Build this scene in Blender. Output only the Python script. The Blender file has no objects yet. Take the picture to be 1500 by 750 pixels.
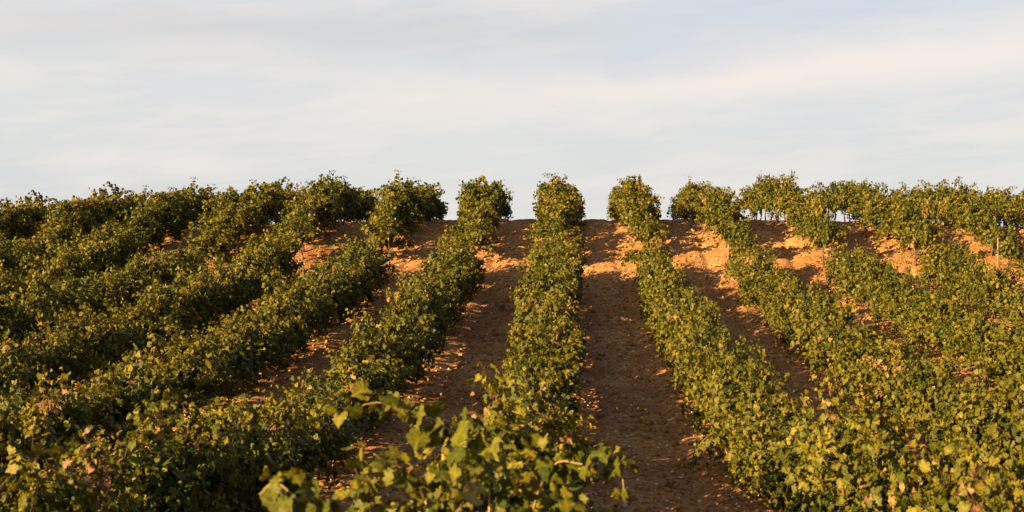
import bpy, math, random
import numpy as np
from mathutils import Vector

random.seed(7)
rng = np.random.default_rng(11)
scene = bpy.context.scene
col = scene.collection

# ------------------------------------------------------------------ camera
CAM_H = 3.45
PITCH = math.atan(75 / 2200)             # the camera looks a little down
cam_data = bpy.data.cameras.new("camera")
cam_data.sensor_width = 36.0
cam_data.lens = 52.8
cam_data.clip_start = 0.1
cam_data.clip_end = 5000.0
cam_data.dof.use_dof = True
cam_data.dof.focus_distance = 34.0
cam_data.dof.aperture_fstop = 4.5
cam = bpy.data.objects.new("camera", cam_data)
cam.location = (0.0, 0.0, CAM_H)
cam.rotation_euler = (math.radians(90.0) - PITCH, 0.0, math.radians(2.29))
col.objects.link(cam)
scene.camera = cam

# ------------------------------------------------------------------ sun and sky
SUN_EL = math.radians(16.0)
TRAVEL = Vector((0.69, 0.72, 0.0)).normalized()          # plan direction the light travels
SUN_DIR = Vector((TRAVEL.x * math.cos(SUN_EL), TRAVEL.y * math.cos(SUN_EL), -math.sin(SUN_EL)))
sun_data = bpy.data.lights.new("sun", "SUN")
sun_data.energy = 5.0
sun_data.angle = math.radians(0.5)
sun_data.color = (1.0, 0.70, 0.37)
sun = bpy.data.objects.new("sun", sun_data)
sun.rotation_euler = SUN_DIR.to_track_quat("-Z", "Y").to_euler()
sun.location = (-30, -20, 30)
col.objects.link(sun)

scene.view_settings.view_transform = "Standard"
scene.view_settings.look = "None"
EXPOSURE, SKY = 2.1, 0.05
scene.view_settings.exposure = EXPOSURE
scene.view_settings.gamma = 1.0
scene.view_settings.use_curve_mapping = False

world = bpy.data.worlds.new("World")
scene.world = world
world.use_nodes = True


def build_world():
    nt = world.node_tree
    nt.nodes.clear()
    N, L = nt.nodes.new, nt.links.new
    out = N("ShaderNodeOutputWorld")
    bg = N("ShaderNodeBackground")
    bg.inputs["Strength"].default_value = SKY
    L(bg.outputs[0], out.inputs[0])
    sky = N("ShaderNodeTexSky")
    sky.sky_type = "NISHITA"
    sky.sun_disc = False
    sky.sun_elevation = SUN_EL
    sky.sun_rotation = math.atan2(-TRAVEL.x, -TRAVEL.y)
    sky.altitude = 300
    sky.air_density = 0.6
    sky.dust_density = 2.0
    sky.ozone_density = 0.2
    tc = N("ShaderNodeTexCoord")
    sep = N("ShaderNodeSeparateXYZ")
    L(tc.outputs["Generated"], sep.inputs[0])

    def math_(op, a, b=None, c=None):
        n = N("ShaderNodeMath")
        n.operation = op
        for i, v in enumerate((a, b, c)):
            if v is None:
                continue
            if isinstance(v, (int, float)):
                n.inputs[i].default_value = v
            else:
                L(v, n.inputs[i])
        return n.outputs[0]

    def mix(fac, a, b):
        n = N("ShaderNodeMix")
        n.data_type = "RGBA"
        if isinstance(fac, (int, float)):
            n.inputs["Factor"].default_value = fac
        else:
            L(fac, n.inputs["Factor"])
        for v, k in ((a, 6), (b, 7)):
            if isinstance(v, tuple):
                n.inputs[k].default_value = v + (1.0,)
            else:
                L(v, n.inputs[k])
        return n.outputs[2]

    # direction of the ray in the vineyard's own frame: azimuth (radians off +Y) and elevation
    az = math_("ARCTAN2", sep.outputs["X"], sep.outputs["Y"])
    el = math_("ADD", math_("ARCSINE", sep.outputs["Z"]), PITCH)

    def layer(sx, sy, scale, lo, hi, shear, seed, detail=4.0, rough=0.5):
        cx = N("ShaderNodeCombineXYZ")
        e2 = math_("MULTIPLY_ADD", az, -shear, el)
        L(math_("MULTIPLY", az, sx), cx.inputs[0])
        L(math_("MULTIPLY", e2, sy), cx.inputs[1])
        cx.inputs[2].default_value = seed
        n = N("ShaderNodeTexNoise")
        n.inputs["Scale"].default_value = scale
        n.inputs["Detail"].default_value = detail
        n.inputs["Roughness"].default_value = rough
        n.inputs["Distortion"].default_value = 0.35
        L(cx.outputs[0], n.inputs["Vector"])
        mr = N("ShaderNodeMapRange")
        mr.interpolation_type = "SMOOTHSTEP"
        mr.inputs["From Min"].default_value = lo
        mr.inputs["From Max"].default_value = hi
        L(n.outputs["Fac"], mr.inputs["Value"])
        return mr.outputs["Result"]

    def bank(az0, el0, saz, sel, shear, wob):
        # one soft cloud bank: a gaussian in azimuth and elevation, its edge broken by noise
        da = math_("DIVIDE", math_("SUBTRACT", az, az0), saz)
        e2 = math_("SUBTRACT", math_("MULTIPLY_ADD", math_("SUBTRACT", az, az0), -shear, el), el0)
        de = math_("DIVIDE", math_("ADD", e2, math_("MULTIPLY", math_("SUBTRACT", wob, 0.5), sel * 0.9)), sel)
        s = math_("ADD", math_("MULTIPLY", da, da), math_("MULTIPLY", de, de))
        return math_("EXPONENT", math_("MULTIPLY", s, -0.5))

    wob = layer(5, 16, 3.0, 0.25, 0.75, 0.05, 4.2)
    wisps = layer(3.0, 17.0, 2.2, 0.42, 0.68, 0.06, 1.7, 6.0, 0.55)
    veil = layer(1.0, 5.0, 2.0, 0.25, 0.7, 0.05, 8.3)
    c = sky.outputs[0]
    # thin milky veil over the whole sky, thinning out overhead
    thin = N("ShaderNodeMapRange")
    thin.inputs["From Min"].default_value = 0.12
    thin.inputs["From Max"].default_value = 0.60
    thin.inputs["To Min"].default_value = 0.93
    thin.inputs["To Max"].default_value = 0.12
    L(el, thin.inputs["Value"])
    milky = mix(veil, MILK_A, MILK_B)
    c = mix(thin.outputs[0], c, milky)
    low = N("ShaderNodeMapRange")
    low.inputs["From Min"].default_value = 0.30
    low.inputs["From Max"].default_value = 0.55
    low.inputs["To Min"].default_value = 1.0
    low.inputs["To Max"].default_value = 0.0
    L(el, low.inputs["Value"])
    c = mix(math_("MULTIPLY", math_("MULTIPLY", wisps, 0.85), low.outputs[0]), c, WARM)
    fine = layer(5.0, 42.0, 2.6, 0.46, 0.66, 0.08, 5.1, 7.0, 0.6)
    c = mix(math_("MULTIPLY", math_("MULTIPLY", fine, 0.45), low.outputs[0]), c, WARM)
    c = mix(math_("MULTIPLY", bank(0.16, 0.122, 0.19, 0.0105, 0.095, wob), 0.9), c, PINK)
    c = mix(math_("MULTIPLY", bank(-0.25, 0.148, 0.16, 0.012, 0.0, wob), 0.55), c, GREY)
    c = mix(math_("MULTIPLY", bank(-0.10, 0.15, 0.12, 0.010, 0.05, wob), 0.35), c, GREY)
    c = mix(math_("MULTIPLY", bank(-0.24, 0.135, 0.045, 0.006, 0.0, wob), 0.5), c, WARM)
    c = mix(math_("MULTIPLY", bank(0.17, 0.162, 0.08, 0.012, 0.05, wob), 0.6), c, BLUE)
    c = mix(math_("MULTIPLY", bank(0.04, 0.130, 0.07, 0.009, 0.05, wob), 0.5), c, BLUE)
    L(c, bg.inputs["Color"])


K = 1.0 / SKY / 2 ** EXPOSURE          # cloud radiances below are in display-linear units
def lin(r, g, b):
    f = lambda v: (v / 255 / 12.92) if v < 10 else (((v / 255) + 0.055) / 1.055) ** 2.4
    return (f(r) * K, f(g) * K, f(b) * K)
MILK_A = lin(215, 219, 221)
MILK_B = lin(229, 229, 225)
WARM = lin(236, 231, 226)
PINK = lin(249, 237, 229)
GREY = lin(211, 210, 212)
BLUE = lin(205, 215, 228)
build_world()


# ------------------------------------------------------------------ helpers
def tag(o, label=None, cat=None, group=None, kind=None):
    if label:
        o["label"] = label
    if cat:
        o["category"] = cat
    if group:
        o["group"] = group
    if kind:
        o["kind"] = kind
    return o


def mesh_from(name, verts, faces_flat, counts, smooth=False):
    """verts (n,3), faces_flat: vertex indices of all faces one after the other, counts: vertices per face."""
    me = bpy.data.meshes.new(name)
    verts = np.asarray(verts, np.float32)
    faces_flat = np.asarray(faces_flat, np.int32)
    counts = np.asarray(counts, np.int32)
    me.vertices.add(len(verts))
    me.vertices.foreach_set("co", verts.ravel())
    me.loops.add(len(faces_flat))
    me.loops.foreach_set("vertex_index", faces_flat)
    me.polygons.add(len(counts))
    starts = np.concatenate(([0], np.cumsum(counts)[:-1])).astype(np.int32)
    me.polygons.foreach_set("loop_start", starts)
    if smooth:
        me.polygons.foreach_set("use_smooth", np.ones(len(counts), bool))
    me.update(calc_edges=True)
    me.validate()
    return me


def obj(name, me, material=None, parent=None):
    o = bpy.data.objects.new(name, me)
    if material:
        me.materials.append(material)
    col.objects.link(o)
    if parent:
        o.parent = parent
    return o


def empty(name, loc=(0, 0, 0), rz=0.0):
    o = bpy.data.objects.new(name, None)
    o.empty_display_size = 0.2
    o.location = loc
    o.rotation_euler = (0, 0, rz)
    col.objects.link(o)
    return o


class Geo:
    def __init__(self):
        self.v, self.f, self.c, self.n = [], [], [], 0

    def add(self, verts, faces):
        verts = np.asarray(verts, float)
        self.v.append(verts)
        for fc in faces:
            self.f.extend(i + self.n for i in fc)
            self.c.append(len(fc))
        self.n += len(verts)

    def tube(self, pts, radii, sides=6, cap=True):
        pts = [np.asarray(p, float) for p in pts]
        rings = []
        for i, p in enumerate(pts):
            a = pts[max(i - 1, 0)]
            b = pts[min(i + 1, len(pts) - 1)]
            t = b - a
            t /= np.linalg.norm(t) + 1e-9
            ref = np.array((0, 0, 1.0)) if abs(t[2]) < 0.9 else np.array((1.0, 0, 0))
            u = np.cross(ref, t)
            u /= np.linalg.norm(u)
            w = np.cross(t, u)
            for k in range(sides):
                an = 2 * math.pi * k / sides
                rings.append(p + radii[i] * (math.cos(an) * u + math.sin(an) * w))
        faces = []
        for i in range(len(pts) - 1):
            for k in range(sides):
                k2 = (k + 1) % sides
                faces.append((i * sides + k, i * sides + k2, (i + 1) * sides + k2, (i + 1) * sides + k))
        if cap:
            faces.append(tuple(reversed(range(sides))))
            faces.append(tuple((len(pts) - 1) * sides + k for k in range(sides)))
        self.add(rings, faces)

    def box(self, c, s, rz=0.0):
        x, y, z = s[0] / 2, s[1] / 2, s[2] / 2
        v = np.array([(-x, -y, -z), (x, -y, -z), (x, y, -z), (-x, y, -z), (-x, -y, z), (x, -y, z), (x, y, z), (-x, y, z)])
        R = np.array([[math.cos(rz), -math.sin(rz), 0], [math.sin(rz), math.cos(rz), 0], [0, 0, 1]])
        self.add(v @ R.T + np.array(c), [(0, 3, 2, 1), (4, 5, 6, 7), (0, 1, 5, 4), (1, 2, 6, 5), (2, 3, 7, 6), (3, 0, 4, 7)])

    def mesh(self, name, smooth=False):
        return mesh_from(name, np.concatenate(self.v), self.f, self.c, smooth)


_LAT = {}
def vnoise(x, y, seed):
    """Smooth value noise on a lattice, -1..1."""
    if seed not in _LAT:
        _LAT[seed] = np.random.default_rng(seed).uniform(-1, 1, (257, 257))
    g = _LAT[seed]
    xi, yi = np.floor(x).astype(int), np.floor(y).astype(int)
    fx, fy = x - xi, y - yi
    fx, fy = fx * fx * (3 - 2 * fx), fy * fy * (3 - 2 * fy)
    a, b = xi % 256, yi % 256
    v00, v10, v01, v11 = g[a, b], g[a + 1, b], g[a, b + 1], g[a + 1, b + 1]
    return (v00 * (1 - fx) + v10 * fx) * (1 - fy) + (v01 * (1 - fx) + v11 * fx) * fy


def sstep(x, a, b):
    t = np.clip((x - a) / (b - a), 0, 1)
    return t * t * (3 - 2 * t)


# ------------------------------------------------------------------ terrain
SP = 2.8                                   # distance between vine rows
ROW_U = -0.17                              # the middle row's offset, in row spacings
PROF = np.array([(-400, 3.0), (-40, 2.2), (-5, 1.80), (0, 1.60), (4, 1.22), (7, 0.86), (10, 0.52), (13, 0.26), (16, 0.10), (21, 0.0), (26.5, 0.04), (32.3, 0.22), (39, 0.56),
                 (44.8, 1.10), (46.6, 1.36), (49.5, 2.00), (52.0, 2.58), (54, 2.84), (59, 2.83), (64, 2.79), (69, 2.72), (71, 2.60), (79, 1.5), (120, -3.5), (400, -18), (3000, -60)], float)


def _pchip():
    x, y = PROF[:, 0], PROF[:, 1]
    h = np.diff(x)
    d = np.diff(y) / h
    m = np.zeros(len(x))
    for i in range(1, len(x) - 1):
        if d[i - 1] * d[i] > 0:
            w1, w2 = 2 * h[i] + h[i - 1], h[i] + 2 * h[i - 1]
            m[i] = (w1 + w2) / (w1 / d[i - 1] + w2 / d[i])
    m[0], m[-1] = d[0], d[-1]
    return x, y, h, m
_P = _pchip()


def base_z(x, y):
    """The lie of the land without furrows and clods."""
    x = np.asarray(x, float)
    y = np.asarray(y, float)
    X, Y, H, M = _P
    i = np.clip(np.searchsorted(X, y) - 1, 0, len(X) - 2)
    t = np.clip((y - X[i]) / H[i], 0, 1)
    z = ((1 + 2 * t) * (1 - t) ** 2 * Y[i] + t * (1 - t) ** 2 * H[i] * M[i] + t * t * (3 - 2 * t) * Y[i + 1] + t * t * (t - 1) * H[i] * M[i + 1])
    dome = np.minimum(np.where(x < 0, 0.0019, 0.0010) * x * x, 3.0 + 0.0 * x) * sstep(y, 25, 50)
    z = z - dome
    return z + 0.05 * vnoise(x / 6.0 + 40, y / 6.0 + 40, 1)


def fine_z(x, y):
    u = x / SP - ROW_U
    ph = np.abs(((u + 0.5) % 1.0) - 0.5)                     # 0 on a row, 0.5 in the middle of a path
    z = 0.05 * np.exp(-(ph / 0.16) ** 2)                     # low ridge along the row
    wob = 0.02 * vnoise(x * 0.3 + 9, y * 0.25, 2)
    z = z - 0.075 * np.exp(-((ph - 0.29 + wob) / 0.055) ** 2)   # wheel ruts
    amp = 0.7 + 0.5 * vnoise(x / 2.2, y / 2.2, 3)
    z = z + amp * 0.028 * vnoise(x / 0.42, y / 0.30, 4)
    z = z + amp * 0.022 * vnoise(x / 0.19 + 7, y / 0.16, 5)
    z = z + 0.010 * vnoise(x / 0.10 + 3, y / 0.10, 6)
    z = z + 0.08 * vnoise(x / 0.5, y / 0.6, 12) * sstep(y, 51, 53) * (1 - sstep(y, 56, 60))
    # cross ripples left by the cultivator
    z = z + (0.022 + 0.012 * sstep(y, 44, 48)) * np.sin(y * 2 * math.pi / 0.62 + 2.2 * vnoise(x / 1.3, y / 1.3, 8)) * (0.5 + 0.5 * vnoise(x / 1.7, y / 2.0, 9))
    return z


def ground_z(x, y):
    return float(base_z(x, y) + fine_z(np.array(float(x)), np.array(float(y))))


def build_ground():
    def axis(lo, hi, step, far_lo, far_hi):
        a = np.arange(lo, hi + 1e-6, step)
        left, s, v = [], step, lo
        while v > far_lo:
            s *= 1.35
            v -= s
            left.append(v)
        right, s, v = [], step, a[-1]
        while v < far_hi:
            s *= 1.35
            v += s
            right.append(v)
        return np.concatenate((left[::-1], a, right))
    xs = axis(-23, 19, 0.075, -1500, 1500)
    ys = axis(4.0, 66, 0.085, -400, 3000)
    X, Y = np.meshgrid(xs, ys)
    fade = sstep(X, -26, -22) * (1 - sstep(X, 18, 21)) * sstep(Y, 2, 5) * (1 - sstep(Y, 65, 69))
    Z = base_z(X, Y) + fine_z(X, Y) * fade
    nx, ny = len(xs), len(ys)
    V = np.stack((X, Y, Z), -1).reshape(-1, 3)
    i = np.arange(nx * ny).reshape(ny, nx)
    F = np.stack((i[:-1, :-1], i[:-1, 1:], i[1:, 1:], i[1:, :-1]), -1).reshape(-1)
    me = mesh_from("ground", V, F, np.full((nx - 1) * (ny - 1), 4), True)
    o = obj("ground", me, M["soil"])
    tag(o, "bare reddish brown vineyard soil with ruts and clods", "ground", kind="structure")


# ------------------------------------------------------------------ materials
M = {}


def new_mat(name):
    m = bpy.data.materials.new(name)
    m.use_nodes = True
    nt = m.node_tree
    nt.nodes.clear()
    out = nt.nodes.new("ShaderNodeOutputMaterial")
    return m, nt, nt.nodes.new, nt.links.new, out


def ramp(N, stops):
    r = N("ShaderNodeValToRGB")
    e = r.color_ramp.elements
    while len(e) > 1:
        e.remove(e[0])
    e[0].position, e[0].color = stops[0][0], stops[0][1] + (1,)
    for p, c in stops[1:]:
        k = e.new(p)
        k.color = c + (1,)
    return r


def mat_soil():
    m, nt, N, L, out = new_mat("soil")
    b = N("ShaderNodeBsdfPrincipled")
    b.inputs["Roughness"].default_value = 0.95
    b.inputs["Specular IOR Level"].default_value = 0.15
    tc = N("ShaderNodeTexCoord")
    n1 = N("ShaderNodeTexNoise")
    n1.inputs["Scale"].default_value = 0.9
    n1.inputs["Detail"].default_value = 8
    n1.inputs["Roughness"].default_value = 0.65
    L(tc.outputs["Object"], n1.inputs["Vector"])
    r1 = ramp(N, [(0.30, (0.245, 0.108, 0.030)), (0.50, (0.34, 0.155, 0.047)), (0.72, (0.385, 0.190, 0.068))])
    L(n1.outputs["Fac"], r1.inputs[0])
    n2 = N("ShaderNodeTexNoise")
    n2.inputs["Scale"].default_value = 14
    n2.inputs["Detail"].default_value = 5
    L(tc.outputs["Object"], n2.inputs["Vector"])
    r2 = ramp(N, [(0.36, (0.38, 0.38, 0.38)), (0.50, (1.0, 1.0, 1.0)), (0.66, (1.35, 1.35, 1.35))])
    L(n2.outputs["Fac"], r2.inputs[0])
    mx = N("ShaderNodeMix")
    mx.data_type = "RGBA"
    mx.blend_type = "MULTIPLY"
    mx.inputs["Factor"].default_value = 1
    L(r1.outputs[0], mx.inputs[6])
    L(r2.outputs[0], mx.inputs[7])
    # flecks of pale stone
    n0 = N("ShaderNodeTexNoise")                     # broad patches of drier, paler earth
    n0.inputs["Scale"].default_value = 0.22
    n0.inputs["Detail"].default_value = 3
    L(tc.outputs["Object"], n0.inputs["Vector"])
    r0 = ramp(N, [(0.38, (0.82, 0.80, 0.78)), (0.64, (1.15, 1.18, 1.22))])
    L(n0.outputs["Fac"], r0.inputs[0])
    m0 = N("ShaderNodeMix")
    m0.data_type = "RGBA"
    m0.blend_type = "MULTIPLY"
    m0.inputs["Factor"].default_value = 1
    L(mx.outputs[2], m0.inputs[6])
    L(r0.outputs[0], m0.inputs[7])
    vo = N("ShaderNodeTexVoronoi")
    vo.inputs["Scale"].default_value = 26
    L(tc.outputs["Object"], vo.inputs["Vector"])
    rr = ramp(N, [(0.10, (1, 1, 1)), (0.16, (0, 0, 0))])
    L(vo.outputs["Distance"], rr.inputs[0])
    sp = N("ShaderNodeSeparateColor")
    L(vo.outputs["Color"], sp.inputs[0])
    gt = N("ShaderNodeMath")
    gt.operation = "GREATER_THAN"
    gt.inputs[1].default_value = 0.80
    L(sp.outputs[0], gt.inputs[0])
    mm = N("ShaderNodeMath")
    mm.operation = "MULTIPLY"
    L(gt.outputs[0], mm.inputs[0])
    L(rr.outputs[0], mm.inputs[1])
    mx2 = N("ShaderNodeMix")
    mx2.data_type = "RGBA"
    L(mm.outputs[0], mx2.inputs["Factor"])
    L(m0.outputs[2], mx2.inputs[6])
    mx2.inputs[7].default_value = (0.42, 0.32, 0.22, 1)
    L(mx2.outputs[2], b.inputs["Base Color"])
    n3 = N("ShaderNodeTexNoise")
    n3.inputs["Scale"].default_value = 22
    n3.inputs["Detail"].default_value = 6
    n3.inputs["Roughness"].default_value = 0.7
    L(tc.outputs["Object"], n3.inputs["Vector"])
    bu = N("ShaderNodeBump")
    bu.inputs["Strength"].default_value = 0.8
    bu.inputs["Distance"].default_value = 0.03
    L(n3.outputs["Fac"], bu.inputs["Height"])
    L(bu.outputs[0], b.inputs["Normal"])
    L(b.outputs[0], out.inputs[0])
    M["soil"] = m


def mat_leaf(name, stops, transl=0.22):
    """Leaf colour from each leaf's own 'leaf_age' value, shifted a little from vine to vine."""
    m, nt, N, L, out = new_mat(name)
    at = N("ShaderNodeAttribute")
    at.attribute_name = "leaf_age"
    oi = N("ShaderNodeObjectInfo")
    ma = N("ShaderNodeMath")
    ma.operation = "MULTIPLY_ADD"
    ma.inputs[1].default_value = 0.10
    L(oi.outputs["Random"], ma.inputs[0])
    L(at.outputs["Fac"], ma.inputs[2])
    sb = N("ShaderNodeMath")
    sb.operation = "SUBTRACT"
    L(ma.outputs[0], sb.inputs[0])
    sb.inputs[1].default_value = 0.05
    r = ramp(N, stops)
    L(sb.outputs[0], r.inputs[0])
    b = N("ShaderNodeBsdfPrincipled")
    b.inputs["Roughness"].default_value = 0.55
    b.inputs["Specular IOR Level"].default_value = 0.18
    ve = N("ShaderNodeAttribute")                       # paler veins running out to the lobes
    ve.attribute_name = "leaf_vein"
    vm = N("ShaderNodeMath")
    vm.operation = "MULTIPLY_ADD"
    vm.inputs[1].default_value = 0.55
    vm.inputs[2].default_value = 0.92
    L(ve.outputs["Fac"], vm.inputs[0])
    tn = N("ShaderNodeTexNoise")                        # blotches on the blade
    tc = N("ShaderNodeTexCoord")
    tn.inputs["Scale"].default_value = 38
    tn.inputs["Detail"].default_value = 3
    L(tc.outputs["Object"], tn.inputs["Vector"])
    bl = N("ShaderNodeMapRange")
    bl.inputs["From Min"].default_value = 0.3
    bl.inputs["From Max"].default_value = 0.7
    bl.inputs["To Min"].default_value = 0.75
    bl.inputs["To Max"].default_value = 1.2
    L(tn.outputs["Fac"], bl.inputs["Value"])
    vm2 = N("ShaderNodeMath")
    vm2.operation = "MULTIPLY"
    L(vm.outputs[0], vm2.inputs[0])
    L(bl.outputs["Result"], vm2.inputs[1])
    sc = N("ShaderNodeVectorMath")
    sc.operation = "SCALE"
    L(r.outputs[0], sc.inputs[0])
    L(vm2.outputs[0], sc.inputs["Scale"])
    L(sc.outputs[0], b.inputs["Base Color"])
    tr = N("ShaderNodeBsdfTranslucent")
    hs = N("ShaderNodeHueSaturation")
    hs.inputs["Hue"].default_value = 0.485
    hs.inputs["Saturation"].default_value = 1.1
    hs.inputs["Value"].default_value = 1.3
    L(sc.outputs[0], hs.inputs["Color"])
    L(hs.outputs[0], tr.inputs["Color"])
    ms = N("ShaderNodeMixShader")
    ms.inputs[0].default_value = transl
    L(b.outputs[0], ms.inputs[1])
    L(tr.outputs[0], ms.inputs[2])
    L(ms.outputs[0], out.inputs[0])
    M[name] = m


def mat_simple(name, c1, c2, scale, rough=0.85, bump=0.4, stretch=(1, 1, 1)):
    m, nt, N, L, out = new_mat(name)
    b = N("ShaderNodeBsdfPrincipled")
    b.inputs["Roughness"].default_value = rough
    b.inputs["Specular IOR Level"].default_value = 0.25
    tc = N("ShaderNodeTexCoord")
    mp = N("ShaderNodeMapping")
    mp.inputs["Scale"].default_value = stretch
    L(tc.outputs["Object"], mp.inputs[0])
    n = N("ShaderNodeTexNoise")
    n.inputs["Scale"].default_value = scale
    n.inputs["Detail"].default_value = 6
    L(mp.outputs[0], n.inputs["Vector"])
    r = ramp(N, [(0.3, c1), (0.7, c2)])
    L(n.outputs["Fac"], r.inputs[0])
    L(r.outputs[0], b.inputs["Base Color"])
    bu = N("ShaderNodeBump")
    bu.inputs["Strength"].default_value = bump
    bu.inputs["Distance"].default_value = 0.01
    L(n.outputs["Fac"], bu.inputs["Height"])
    L(bu.outputs[0], b.inputs["Normal"])
    L(b.outputs[0], out.inputs[0])
    M[name] = m


LEAF_STOPS = [(0.00, (0.019, 0.031, 0.002)), (0.20, (0.042, 0.052, 0.002)), (0.38, (0.084, 0.081, 0.004)), (0.55, (0.128, 0.106, 0.007)), (0.74, (0.160, 0.126, 0.009)),
              (0.84, (0.21, 0.15, 0.028)), (0.91, (0.23, 0.13, 0.045)), (1.00, (0.17, 0.080, 0.035))]
mat_soil()
mat_leaf("vine_leaf", LEAF_STOPS)
mat_leaf("dry_leaf", [(0.0, (0.20, 0.11, 0.04)), (1.0, (0.38, 0.24, 0.10))], 0.15)
mat_simple("vine_bark", (0.045, 0.028, 0.018), (0.13, 0.085, 0.055), 9, 0.95, 1.0, (3, 3, 0.6))
mat_simple("cane_bark", (0.16, 0.10, 0.035), (0.30, 0.20, 0.07), 20, 0.7, 0.3)
mat_simple("stake_wood", (0.15, 0.10, 0.06), (0.27, 0.19, 0.12), 12, 0.9, 0.6, (4, 4, 0.5))
mat_simple("pale_stone", (0.38, 0.29, 0.17), (0.64, 0.52, 0.36), 18, 0.9, 0.4)
mat_simple("clod_earth", (0.18, 0.085, 0.022), (0.33, 0.165, 0.045), 8, 0.97, 0.8)
mat_simple("cable_metal", (0.22, 0.22, 0.23), (0.28, 0.28, 0.29), 5, 0.6, 0.0)
mat_simple("pole_wood", (0.10, 0.085, 0.07), (0.20, 0.17, 0.14), 6, 0.9, 0.5, (4, 4, 0.4))
mat_simple("porcelain", (0.25, 0.18, 0.14), (0.28, 0.20, 0.16), 5, 0.3, 0.0)
mat_simple("white_guard", (0.55, 0.54, 0.50), (0.70, 0.69, 0.65), 10, 0.6, 0.1)

build_ground()


# ------------------------------------------------------------------ leaves
def leaf_template(fine):
    if fine:
        half = [(0.05, -0.03), (0.20, -0.20), (0.40, -0.16), (0.50, -0.02), (0.47, 0.09), (0.60, 0.20), (0.61, 0.36), (0.47, 0.44), (0.44, 0.60), (0.27, 0.66), (0.15, 0.78)]
    else:
        half = [(0.06, -0.05), (0.42, -0.14), (0.50, 0.08), (0.60, 0.32), (0.44, 0.50), (0.27, 0.72)]
    pts = half + [(0.0, 0.98)] + [(-x, y) for x, y in reversed(half)]
    pts = np.array(pts)
    c = np.array([[0.0, 0.28]])
    P = np.concatenate((c, pts))
    # folded along the midrib, drooping lobes and tip, wavy edge
    r = np.hypot(P[:, 0], P[:, 1] - 0.28)
    z = 0.22 * np.abs(P[:, 0]) - 0.30 * r ** 2
    z[1:] += 0.05 * np.sin(np.arange(len(pts)) * 2.3)
    T = np.column_stack((P, z))
    n = len(pts)
    if not fine:
        return T, np.array([(0, 1 + i, 1 + (i + 1) % n) for i in range(n)])
    # an inner ring, puckered between the veins
    ring = T[:1] + (T[1:] - T[:1]) * 0.55
    ring[:, 2] = 0.5 * T[1:, 2] + 0.045 * np.where(np.arange(n) % 2, 1, -1)
    V = np.concatenate((T[:1], ring, T[1:]))
    F = []
    for i in range(n):
        j = (i + 1) % n
        F += [(0, 1 + i, 1 + j), (1 + i, 1 + n + i, 1 + n + j), (1 + i, 1 + n + j, 1 + j)]
    return V, np.array(F)
TPL = {True: leaf_template(True), False: leaf_template(False)}


def leaves_mesh(name, pos, tip, nor, size, age, fine, smooth, rs):
    """pos/tip/nor (n,3): where each leaf's stalk ends, which way its tip points and which way its face looks."""
    T, F = TPL[fine]
    n = len(pos)
    tip = tip / (np.linalg.norm(tip, axis=1, keepdims=True) + 1e-9)
    nor = nor - tip * np.sum(nor * tip, 1, keepdims=True)
    nor = nor / (np.linalg.norm(nor, axis=1, keepdims=True) + 1e-9)
    side = np.cross(tip, nor)
    curl = rs.uniform(-1.4, 3.6, n)
    wid = rs.uniform(0.85, 1.15, n)
    lx = T[None, :, 0] * (size * wid)[:, None]
    ly = T[None, :, 1] * size[:, None]
    lz = T[None, :, 2] * (size * curl)[:, None]
    V = pos[:, None, :] + lx[..., None] * side[:, None, :] + ly[..., None] * tip[:, None, :] + lz[..., None] * nor[:, None, :]
    k = len(T)
    FF = (F[None] + (np.arange(n) * k)[:, None, None]).reshape(-1)
    me = mesh_from(name, V.reshape(-1, 3), FF, np.full(n * len(F), 3), smooth)
    a = me.attributes.new("leaf_age", "FLOAT", "FACE")
    a.data.foreach_set("value", np.repeat(age, len(F)).astype(np.float32))
    if fine:
        no = (k - 1) // 2
        v = np.zeros(k, np.float32)
        v[0] = 1.0
        for i in (3, 6, 11, no - 1 - 6, no - 1 - 3):
            v[1 + i], v[1 + no + i] = 0.9, 0.5
        b = me.attributes.new("leaf_vein", "FLOAT", "POINT")
        b.data.foreach_set("value", np.tile(v, n))
    return me


def grow_cane(rs, p, d, length, g, bound, step=0.05):
    pts = [p.copy()]
    d = d / np.linalg.norm(d)
    s = 0.0
    while s < length:
        d = d + rs.normal(0, 0.07, 3)
        d[2] -= g * (0.35 + 1.1 * s / length)
        if abs(p[0]) > bound:
            d[0] *= 0.5
        d /= np.linalg.norm(d)
        p = p + d * step
        if p[2] < 0.06:
            break
        pts.append(p.copy())
        s += step
    return pts


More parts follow.
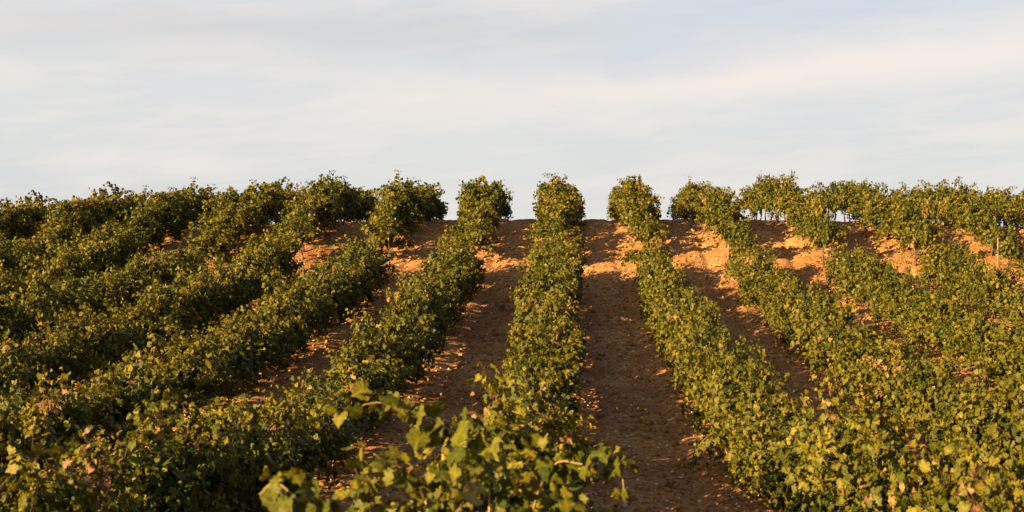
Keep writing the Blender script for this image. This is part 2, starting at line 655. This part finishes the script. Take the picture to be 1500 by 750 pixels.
def vine_meshes(seed, n_canes=34, fine=False, dry=0.05, height=1.0, base=0.62, width=1.0, span=0.9, droop=1.0, leaf=0.115, upright=4, reps_hi=3):
    rs = np.random.default_rng(seed)
    canes = []
    for i in range(n_canes):
        y0 = rs.uniform(-span, span)
        p = np.array((rs.normal(0, 0.07), y0, base + rs.uniform(-0.05, 0.12)))
        lean = rs.uniform(0.05, 1.25)
        az = rs.uniform(0, 2 * math.pi)
        d = np.array((math.sin(lean) * math.cos(az) * 1.15 * width, math.sin(lean) * math.sin(az) * 0.8, math.cos(lean)))
        ln = rs.uniform(0.75, 1.35) * height
        g = rs.uniform(0.05, 0.105) * droop
        if i < upright:                                       # a few stiff shoots stand above the rest
            d = np.array((rs.normal(0, 0.28), rs.normal(0, 0.3), 1.0))
            ln = rs.uniform(0.75, 1.05) * height
            g = 0.022
        canes.append(grow_cane(rs, p, d, ln, g, 0.78 * width))
    P, T, Nn, S, A = [], [], [], [], []
    axis_z = base + 0.18
    for pts in canes:
        dryc = rs.random() < dry * 1.4
        tone = rs.normal(0.35, 0.12)
        n = len(pts)
        for j in range(2, n):
            c, t = pts[j], pts[j] - pts[j - 1]
            t /= np.linalg.norm(t)
            reps = reps_hi if rs.random() < 0.5 else reps_hi - 1
            for q in range(reps):
                sd = np.cross(t, (0, 0, 1.0)) * (1 if (j + q) % 2 else -1)
                off = sd * rs.uniform(0.3, 1.0) + rs.normal(0, 0.45, 3)
                off[2] += 0.15
                off /= np.linalg.norm(off) + 1e-9
                pet = rs.uniform(0.03, 0.12) * (1.25 if q else 1.0)
                pos = c + off * pet
                out = np.array((pos[0], 0.35 * off[1], pos[2] - axis_z))
                out /= np.linalg.norm(out) + 1e-9
                nor = 0.85 * out + np.array((0, 0, 0.25)) + rs.normal(0, 0.70, 3)
                tip = off * 0.5 + out * 0.2 + np.array((0, 0, -0.80)) + rs.normal(0, 0.5, 3)
                end = j / n
                P.append(pos)
                T.append(tip)
                Nn.append(nor)
                S.append(leaf * rs.choice((0.6, 0.85, 1.0, 1.12, 1.28)) * rs.uniform(0.9, 1.1) * (1.0 - 0.42 * max(0, end - 0.75) / 0.25))
                a = np.clip(rs.normal(tone, 0.10), 0.02, 0.78)
                if end > 0.8:
                    a = min(0.8, a + 0.07)                      # young pale leaves at the shoot's end
                if dryc and rs.random() < 0.55 or rs.random() < dry * 0.03:
                    a = rs.uniform(0.80, 1.0)
                A.append(a)
    P, T, Nn, S, A = map(np.array, (P, T, Nn, S, A))
    fol = leaves_mesh("foliage", P, T, Nn, S, A, fine, fine, rs)
    fol.materials.append(M["vine_leaf"])
    # woody stem with its two arms and the canes
    g = Geo()
    lean = rs.normal(0, 0.05, 2)
    st = [(0, 0, -0.12), (lean[0] * 0.3 + 0.012, lean[1] * 0.3, 0.10), (lean[0] * 0.9 - 0.01, lean[1] * 0.8, base * 0.55), (lean[0] * 0.5, lean[1] * 0.4, base * 0.85), (0, 0, base)]
    g.tube(st, [0.050, 0.042, 0.034, 0.038, 0.042], 7)
    for s in (-1, 1):
        arm = [(0, 0, base - 0.02)] + [(rs.normal(0, 0.02), s * span * q, base + 0.03 + rs.normal(0, 0.02)) for q in (0.3, 0.6, 0.97)]
        g.tube(arm, [0.034, 0.026, 0.022, 0.015], 6)
    for pts in canes:
        pp = pts[::4]
        if len(pp) >= 2:
            g.tube(pp, np.linspace(0.006, 0.0025, len(pp)), 3, cap=False)
    tr = g.mesh("trunk", True)
    tr.materials.append(M["vine_bark"])
    return fol, tr


# kinds of vine: dense hedge-like ones, slim high-trained ones for the bank, big-leaved detailed ones for close by
DENSE = [vine_meshes(100 + i, n_canes=58 + (i % 3) * 3, dry=(0.0, 0.03, 0.0, 0.0, 0.16, 0.02, 0.0)[i % 7], height=0.90 + 0.03 * (i % 5), base=0.32, width=0.58, droop=1.4, leaf=0.073, upright=3 + i % 4, span=0.82, reps_hi=4) for i in range(14)]
CREST = [vine_meshes(150 + i, n_canes=58, dry=0.03, height=1.05 + 0.04 * (i % 3), base=0.47, width=0.92, droop=1.65, leaf=0.092, upright=i % 2) for i in range(8)]
HIGH = [vine_meshes(200 + i, n_canes=26, dry=0.06, height=0.90, base=0.52, width=0.90, span=0.88, droop=1.2, leaf=0.092, upright=4) for i in range(7)]
LEGGY = [vine_meshes(250 + i, n_canes=46, dry=0.04, height=0.95, base=0.62, width=0.85, droop=1.1, leaf=0.092, upright=3) for i in range(4)]
HERO = [vine_meshes(400 + i, n_canes=84, fine=True, dry=0.05, height=0.95, base=0.42, width=0.66, droop=1.2, leaf=0.078, upright=2) for i in range(2)]
NEAR = [vine_meshes(300 + i, n_canes=50, fine=True, dry=(0.04, 0.13, 0.07, 0.05)[i % 4], height=0.90 + 0.03 * i, base=0.42, width=0.60, droop=1.25, leaf=0.070, upright=3, reps_hi=4) for i in range(5)]
for nm, ks in (("dense", DENSE), ("crest", CREST), ("high", HIGH), ("near", NEAR)):
    co = np.concatenate([np.array([v.co for v in f.vertices]) for f, t in ks[:3]])
    print(nm, "x", np.percentile(co[:, 0], (2, 98)).round(2), "y", np.percentile(co[:, 1], (2, 98)).round(2), "z", np.percentile(co[:, 2], (1, 5, 50, 95, 99, 100)).round(2), len(ks[0][0].polygons))

ONES = "first second third fourth fifth sixth seventh eighth ninth tenth eleventh twelfth thirteenth fourteenth fifteenth sixteenth seventeenth eighteenth nineteenth".split()
def ordinal(n):
    if n < 20:
        return ONES[n - 1]
    t = {2: ("twentieth", "twenty"), 3: ("thirtieth", "thirty"), 4: ("fortieth", "forty"), 5: ("fiftieth", "fifty")}[n // 10]
    return t[0] if n % 10 == 0 else t[1] + "-" + ONES[n % 10 - 1]


def row_name(k):
    if k == 0:
        return "the middle row"
    side = "left" if k < 0 else "right"
    return "the %s row %s of the middle one" % (ordinal(abs(k)), side)


VINE_GAP = 1.75
END_Y = {0: 60, 1: 69.5, 2: 69, 3: 67, 4: 63.5, 5: 63, 6: 63, 7: 62, -1: 62.0, -2: 63.5, -3: 63.5, -4: 64, -5: 64, -6: 64, -7: 64, -8: 63, -9: 63}
SKIP = {(-5, 39.0), (4, 38.0), (6, 43.0)}                      # missing vines: (row, about where)


def place_vine(kind, x, y, label, group, rz, sc):
    fol, tr = kind
    root = empty("grapevine", (x, y, float(base_z(x, y)) + 0.03), rz)
    root.scale = sc
    tag(root, label, "grapevine", group)
    for nm, me in (("foliage", fol), ("trunk", tr)):
        o = bpy.data.objects.new(nm, me)
        col.objects.link(o)
        o.parent = root
    return root


def build_rows():
    heroes = {}
    total = 0
    for k in range(-9, 8):
        x0 = SP * (k + ROW_U)
        rr = random.Random(900 + k)
        n_max = int((END_Y[k] - 4.5) / VINE_GAP)
        count = 0
        for i in range(n_max + 1):
            y = END_Y[k] - i * VINE_GAP + rr.uniform(-0.12, 0.12)
            if k == 0:
                y = 5.3 + (n_max - i) * VINE_GAP + rr.uniform(-0.08, 0.08)
                if n_max - i == 1:
                    y = 7.1
            count += 1
            if any(k == a and abs(y - b) < 0.88 for a, b in SKIP):
                continue
            if k > -5 and 45.1 + 0.1 * (k % 3) < y < 46.7 + 0.1 * (k % 2):    # the break between the lower and the upper block
                continue
            x = x0 + rr.uniform(-0.07, 0.07)
            # what the photo shows, and one or two vines past its edges that throw shade into it
            if x < -(838 / 2200) * y - 3.0 or x > (662 / 2200) * y + 1.7:
                continue
            bank = 45.0 < y < 51.0 and k > -4
            if y < 13.5:
                ki = rr.randrange(len(NEAR))
                kind = HERO[0 if y < 6 else 1] if k == 0 and y < 8 else NEAR[ki]
            elif y >= 51.0:
                kind = CREST[rr.randrange(len(CREST))]
                if k in (3, 4) and y > 54:
                    kind = LEGGY[rr.randrange(len(LEGGY))]
            elif bank:
                kind = HIGH[rr.randrange(len(HIGH))]
            else:
                kind = DENSE[rr.randrange(len(DENSE))]
            sx = rr.uniform(0.86, 1.14) * (0.80 if k >= 1 else 0.90 if k < 0 and y < 40 else 1.0) * float(np.interp(y, (14, 36), (0.86, 1.02))) * (0.88 if y > 51 else 1.0)
            if k == 0 and y < 40:
                sx *= 0.90                                    # the middle row is the slimmest
            sc = (sx, rr.uniform(0.95, 1.1), rr.uniform(0.84, 1.15) * (1.10 if k <= -3 and y > 36 else 0.92 if k >= 1 and y < 44 else 1.0) * float(np.interp(y, (12, 14, 22, 38, 45, 51, 52), (1.0, 0.92, 0.97, 1.10, 1.06, 0.98, 0.95))) * (0.8 if rr.random() < 0.06 else 1.0))
            if k == 0 and y < 8:
                sc = (sc[0] * 1.1, sc[1], 0.90)
            rz = rr.choice((0, math.pi)) + rr.uniform(-0.12, 0.12)
            look = "slim high-headed" if bank else ("crest-top" if y >= 51 else ("leafy" if y < 13.5 else "bushy"))
            label = "%s grapevine, %s from the hilltop in %s" % (look, ordinal(count), row_name(k))
            if k == 0 and abs(y - 7.1) < 0.05:
                label = "large-leaved grapevine lowest in the picture's middle, its long cane arching over the path"
            grp = "grapevines in " + row_name(k)
            r = place_vine(kind, x, y, label, grp, rz, sc)
            heroes[(k, round(y, 1))] = r
            total += 1
    print("vines:", total)
    return heroes
HEROES = build_rows()


# ------------------------------------------------------------------ long canes of the vines close by
def long_cane(root, pts, seed, leaf=0.13, every=0.055, name="cane"):
    """A shoot of its own, given in world points, with leaves along it."""
    rs = np.random.default_rng(seed)
    pts = [np.array(p, float) for p in pts]
    # Catmull-Rom through the points
    path = []
    q = [pts[0] * 2 - pts[1]] + pts + [pts[-1] * 2 - pts[-2]]
    for i in range(1, len(q) - 2):
        for t in np.linspace(0, 1, 9)[:-1]:
            a, b, c, d = q[i - 1], q[i], q[i + 1], q[i + 2]
            path.append(0.5 * ((2 * b) + (c - a) * t + (2 * a - 5 * b + 4 * c - d) * t * t + (3 * b - a - 3 * c + d) * t ** 3))
    path.append(pts[-1])
    g = Geo()
    g.tube(path, np.linspace(0.007, 0.0025, len(path)), 5)
    me = g.mesh("cane", True)
    o = obj(name, me, M["cane_bark"], root)
    P, T, Nn, S, A = [], [], [], [], []
    acc = 0
    for i in range(2, len(path)):
        acc += np.linalg.norm(path[i] - path[i - 1])
        if acc < every:
            continue
        acc = 0
        t = path[i] - path[i - 1]
        t /= np.linalg.norm(t)
        for q_ in range(2):
            off = np.cross(t, (0, 0, 1.0)) * (1 if (i + q_) % 2 else -1) * rs.uniform(0.2, 1) + rs.normal(0, 0.4, 3)
            off /= np.linalg.norm(off)
            P.append(path[i] + off * rs.uniform(0.03, 0.11))
            Nn.append(np.array((-0.35, -0.25, 0.5)) + rs.normal(0, 0.60, 3))
            T.append(off * 0.5 + np.array((0, 0, -0.75)) + rs.normal(0, 0.25, 3))
            S.append(leaf * rs.uniform(0.75, 1.2) * (1 - 0.45 * max(0, i / len(path) - 0.8) / 0.2))
            A.append(np.clip(rs.normal(0.34, 0.12), 0.05, 0.75))
    fm = leaves_mesh("foliage", np.array(P), np.array(T), np.array(Nn), np.array(S), np.array(A), True, True, rs)
    f = obj("cane_foliage", fm, M["vine_leaf"], o)
    bpy.context.view_layer.update()
    o.matrix_parent_inverse = root.matrix_world.inverted()
    return o


def px(u, v, d):
    """A point at depth d under a place in the photograph, used once to read off the canes' real positions."""
    return ((u - 838) / 2200 * d, d, CAM_H - (v - 300) / 2200 * d)


front = min((r for (k, y), r in HEROES.items() if k == 0 and 6.5 < y < 7.6), key=lambda r: r.location.y)
long_cane(front, [(-0.42, 7.0, 0.95), px(715, 690, 7.0), px(668, 640, 6.95), px(610, 606, 6.9), px(550, 592, 6.85), px(486, 612, 6.8)], 51, 0.092, 0.036)
long_cane(front, [(-0.45, 6.9, 0.8), px(640, 720, 6.7), px(590, 690, 6.6), px(545, 668, 6.5)], 52, 0.088, 0.04)
long_cane(front, [(-0.40, 7.1, 0.9), px(790, 720, 6.9), px(860, 680, 6.8), px(905, 668, 6.8), px(915, 720, 6.8)], 53, 0.088, 0.036)
nearest = min((r for (k, y), r in HEROES.items() if k == 0), key=lambda r: r.location.y)
long_cane(nearest, [(-0.5, 5.3, 0.85), px(500, 800, 5.4), px(430, 735, 5.4), px(398, 712, 5.4), px(375, 730, 5.4)], 54, 0.085, 0.035)


trail = min((r for (k, y), r in HEROES.items() if k == 1), key=lambda r: abs(r.location.y - 19.0))
long_cane(trail, [(2.25, 19.0, 0.75), px(1062, 628, 18.9), px(1036, 640, 18.7), px(1020, 662, 18.6), px(1011, 692, 18.6)], 55, 0.085, 0.045)


# ------------------------------------------------------------------ stakes
def stake(u_px, v_top, d, k, h, label, rad=0.032):
    x = SP * (k + ROW_U) + u_px
    g = Geo()
    rs = np.random.default_rng(int(d * 10) + k * 7 + 90)
    lean = rs.normal(0, 0.025, 2)
    g.tube([(0, 0, -0.2), (lean[0] * 0.4, lean[1] * 0.4, h * 0.5), (lean[0], lean[1], h - 0.015), (lean[0], lean[1], h)], [rad * 1.05, rad, rad * 0.95, rad * 0.7], 8)
    o = obj("vine_stake", g.mesh("vine_stake"), M["stake_wood"])
    o.location = (x, d, float(base_z(x, d)))
    tag(o, label, "stake", "wooden stakes in the vine rows")


stake(0.36, 0, 47.2, -3, 1.25, "pale wooden stake beside a slim vine, third row left of middle", 0.023)
stake(0.26, 0, 47.5, -2, 1.2, "thin wooden stake against the foliage high in the second row left of the middle", 0.023)
stake(0.14, 0, 47.5, -1, 1.15, "wooden stake against lit leaves near the hilltop, first row left of the middle", 0.023)
stake(-0.12, 0, 48.3, 2, 1.15, "short brown stake near the top of the second row right of the middle", 0.023)
stake(-0.30, 0, 47.2, 5, 1.2, "pale stake beside a slim vine trunk in the fifth row right of middle", 0.023)
stake(0.0, 0, 58.0, 6, 1.55, "tall pale stake rising above the foliage in the sixth row right of the middle", 0.023)
stake(-0.1, 0, 57.2, 5, 1.30, "brown stake among shaded crest vines in the fifth row right of the middle", 0.023)
stake(0.50, 0, 57.5, -5, 1.0, "grey stake half hidden between vines in the fifth row left of the middle", 0.023)
stake(0.05, 0, 21.6, -1, 1.02, "pale weathered stake tip in the foliage, first row left of the middle", 0.025)


# ------------------------------------------------------------------ loose cover on the soil
def scatter(name, n, lo, hi, mat, label, cat, shape, flat, ybias=1.0, seed=5, only_paths=False):
    rs = np.random.default_rng(seed)
    y = 6 + (55 - 6) * rs.random(n) ** ybias
    x = rs.uniform(-1, 1, n)
    x = np.where(x < 0, x * (838 / 2200 * y + 1.5), x * (662 / 2200 * y + 1.5))
    size = lo + (hi - lo) * rs.random(n) ** 2.5
    if shape == "octa":
        T = np.array([(1, 0, 0), (0, 1, 0), (-1, 0, 0), (0, -1, 0), (0, 0, 1), (0, 0, -1), (0.6, 0.6, 0.4), (-0.6, 0.55, 0.35)], float)[:6]
        F = np.array([(0, 1, 4), (1, 2, 4), (2, 3, 4), (3, 0, 4), (1, 0, 5), (2, 1, 5), (3, 2, 5), (0, 3, 5)])
    else:
        p = (1 + 5 ** 0.5) / 2
        T = np.array([(-1, p, 0), (1, p, 0), (-1, -p, 0), (1, -p, 0), (0, -1, p), (0, 1, p), (0, -1, -p), (0, 1, -p), (p, 0, -1), (p, 0, 1), (-p, 0, -1), (-p, 0, 1)], float) / 1.9
        F = np.array([(0, 11, 5), (0, 5, 1), (0, 1, 7), (0, 7, 10), (0, 10, 11), (1, 5, 9), (5, 11, 4), (11, 10, 2), (10, 7, 6), (7, 1, 8), (3, 9, 4), (3, 4, 2), (3, 2, 6), (3, 6, 8), (3, 8, 9), (4, 9, 5), (2, 4, 11), (6, 2, 10), (8, 6, 7), (9, 8, 1)])
    k = len(T)
    V = T[None] * rs.uniform(0.7, 1.3, (n, k, 1)) * size[:, None, None] * rs.uniform(0.7, 1.3, (n, 1, 3))
    V[..., 2] *= flat
    an = rs.uniform(0, 6.28, n)
    c, s = np.cos(an)[:, None], np.sin(an)[:, None]
    vx, vy = V[..., 0] * c - V[..., 1] * s, V[..., 0] * s + V[..., 1] * c
    z = base_z(x, y) + fine_z(x, y)
    W = np.stack((vx + x[:, None], vy + y[:, None], V[..., 2] + z[:, None] + size[:, None] * 0.15), -1)
    FF = (F[None] + (np.arange(n) * k)[:, None, None]).reshape(-1)
    me = mesh_from(name, W.reshape(-1, 3), FF, np.full(n * len(F), 3), False)
    o = obj(name, me, M[mat])
    tag(o, label, cat, kind="stuff")


scatter("pebbles", 13000, 0.010, 0.042, "pale_stone", "small pale stones strewn over the brown soil", "pebbles", "octa", 0.6, 0.8, 5)
scatter("soil_clods", 18000, 0.015, 0.085, "clod_earth", "crumbled brown clods of earth on the vineyard paths", "clods", "ico", 0.65, 0.8, 6)


def fallen():
    rs = np.random.default_rng(77)
    n = 1500
    y = rs.uniform(7, 56, n)
    k = rs.integers(-8, 8, n)
    x = SP * (k + ROW_U) + rs.normal(0, 0.75, n)
    z = base_z(x, y) + fine_z(x, y) + 0.015
    pos = np.column_stack((x, y, z))
    tip = np.column_stack((rs.normal(0, 1, n), rs.normal(0, 1, n), rs.normal(0, 0.25, n)))
    nor = np.column_stack((rs.normal(0, 0.35, n), rs.normal(0, 0.35, n), np.ones(n)))
    me = leaves_mesh("fallen_leaves", pos, tip, nor, rs.uniform(0.05, 0.10, n), rs.random(n), False, False, rs)
    o = obj("fallen_leaves", me, M["dry_leaf"])
    tag(o, "dry fallen vine leaves scattered on the soil", "fallen leaves", kind="stuff")
fallen()


def weed(u, v, d, size, seed, label):
    rs = np.random.default_rng(seed)
    x, y = (u - 838) / 2200 * d, d
    root = empty("dry_weed", (x, y, ground_z(x, y)))
    tag(root, label, "weed", "dry weeds on the paths")
    g = Geo()
    P, T, Nn, S, A = [], [], [], [], []
    for i in range(16):
        az, l = rs.uniform(0, 6.28), size * rs.uniform(0.5, 1.0)
        e = np.array((math.cos(az) * 0.8, math.sin(az) * 0.8, rs.uniform(0.35, 1.0))) * l
        mid = e * 0.5 + np.array((0, 0, 0.12 * l))
        g.tube([(0, 0, -0.02), mid, e], [0.005, 0.004, 0.002], 4)
        for q in (0.45, 0.7, 0.9, 1.0):
            P.append(e * q + rs.normal(0, 0.02, 3))
            T.append(rs.normal(0, 1, 3))
            Nn.append(rs.normal(0, 1, 3))
            S.append(size * rs.uniform(0.10, 0.2))
            A.append(rs.uniform(0, 0.6))
    obj("stem", g.mesh("stem"), M["cane_bark"], root)
    fm = leaves_mesh("foliage", np.array(P), np.array(T), np.array(Nn), np.array(S), np.array(A), False, False, rs)
    obj("foliage", fm, M["dry_leaf"], root)


weed(735, 440, 39.8, 0.42, 1, "withered reddish weed alone on the path just left of the middle row")
weed(978, 678, 18.3, 0.20, 2, "small dead weed lying low on the path just right of the middle row")


# ------------------------------------------------------------------ power line behind the hill
def at120(u, v):
    return ((u - 838) / 2200 * 120.0, 120.0, CAM_H - (v - 300) / 2200 * 120.0)


def cable(pix, label, rad=0.0035):
    P = [np.array(at120(u, v)) for u, v in pix]
    xs = np.array([p[0] for p in P])
    zs = np.array([p[2] for p in P])
    co = np.polyfit(xs, zs, 2)                                # the sag of a hanging cable
    X = np.linspace(xs[0], xs[-1], 60)
    g = Geo()
    g.tube([(x, 120.0, np.polyval(co, x)) for x in X], [rad] * 60, 5)
    tag(obj("power_cable", g.mesh("power_cable", True), M["cable_metal"]), label, "cable", "cables of the power line beyond the hill")


cable([(-300, 338), (640, 289), (840, 272), (1060, 253), (1340, 222), (1527, 201)], "faint upper power cable running behind the vines of the crest")
cable([(-300, 345), (640, 298), (840, 282), (1060, 264), (1340, 228), (1527, 208)], "faint lower power cable running just beneath another behind the crest")
cable([(700, 320), (1000, 257), (1160, 221), (1340, 183), (1527, 132)], "lone thin cable slanting highest across the sky above the others", 0.0035)
cable([(-300, 350), (900, 312), (1390, 276), (1527, 261)], "thin cable lying lowest, just above the vines at the right edge", 0.004)
cable([(-300, 358), (900, 318), (1390, 282), (1527, 268)], "thin cable just under the lowest one's neighbour at the right edge", 0.004)


def pole():
    x = at120(1532, 0)[0]
    zb = float(base_z(x, 120.0))
    root = empty("utility_pole", (x, 120.0, zb))
    tag(root, "wooden utility pole carrying the cables at the right edge of the picture", "utility pole")
    top = at120(1532, 126)[2] - zb
    g = Geo()
    g.tube([(0, 0, -0.5), (0, 0, top)], [0.17, 0.11], 12)
    obj("pole_shaft", g.mesh("pole_shaft", True), M["pole_wood"], root)
    for v in (138, 212, 272):
        z = at120(0, v)[2] - zb
        g = Geo()
        g.box((-0.85, -0.16, z), (2.3, 0.10, 0.12))
        arm = obj("crossarm", g.mesh("crossarm"), M["pole_wood"], root)
        for xx in (-1.85, -0.6):
            g = Geo()
            g.tube([(xx, -0.16, z + 0.06), (xx, -0.16, z + 0.16), (xx, -0.16, z + 0.20), (xx, -0.16, z + 0.30)], [0.02, 0.02, 0.07, 0.05], 10)
            obj("insulator", g.mesh("insulator", True), M["porcelain"], arm)
pole()
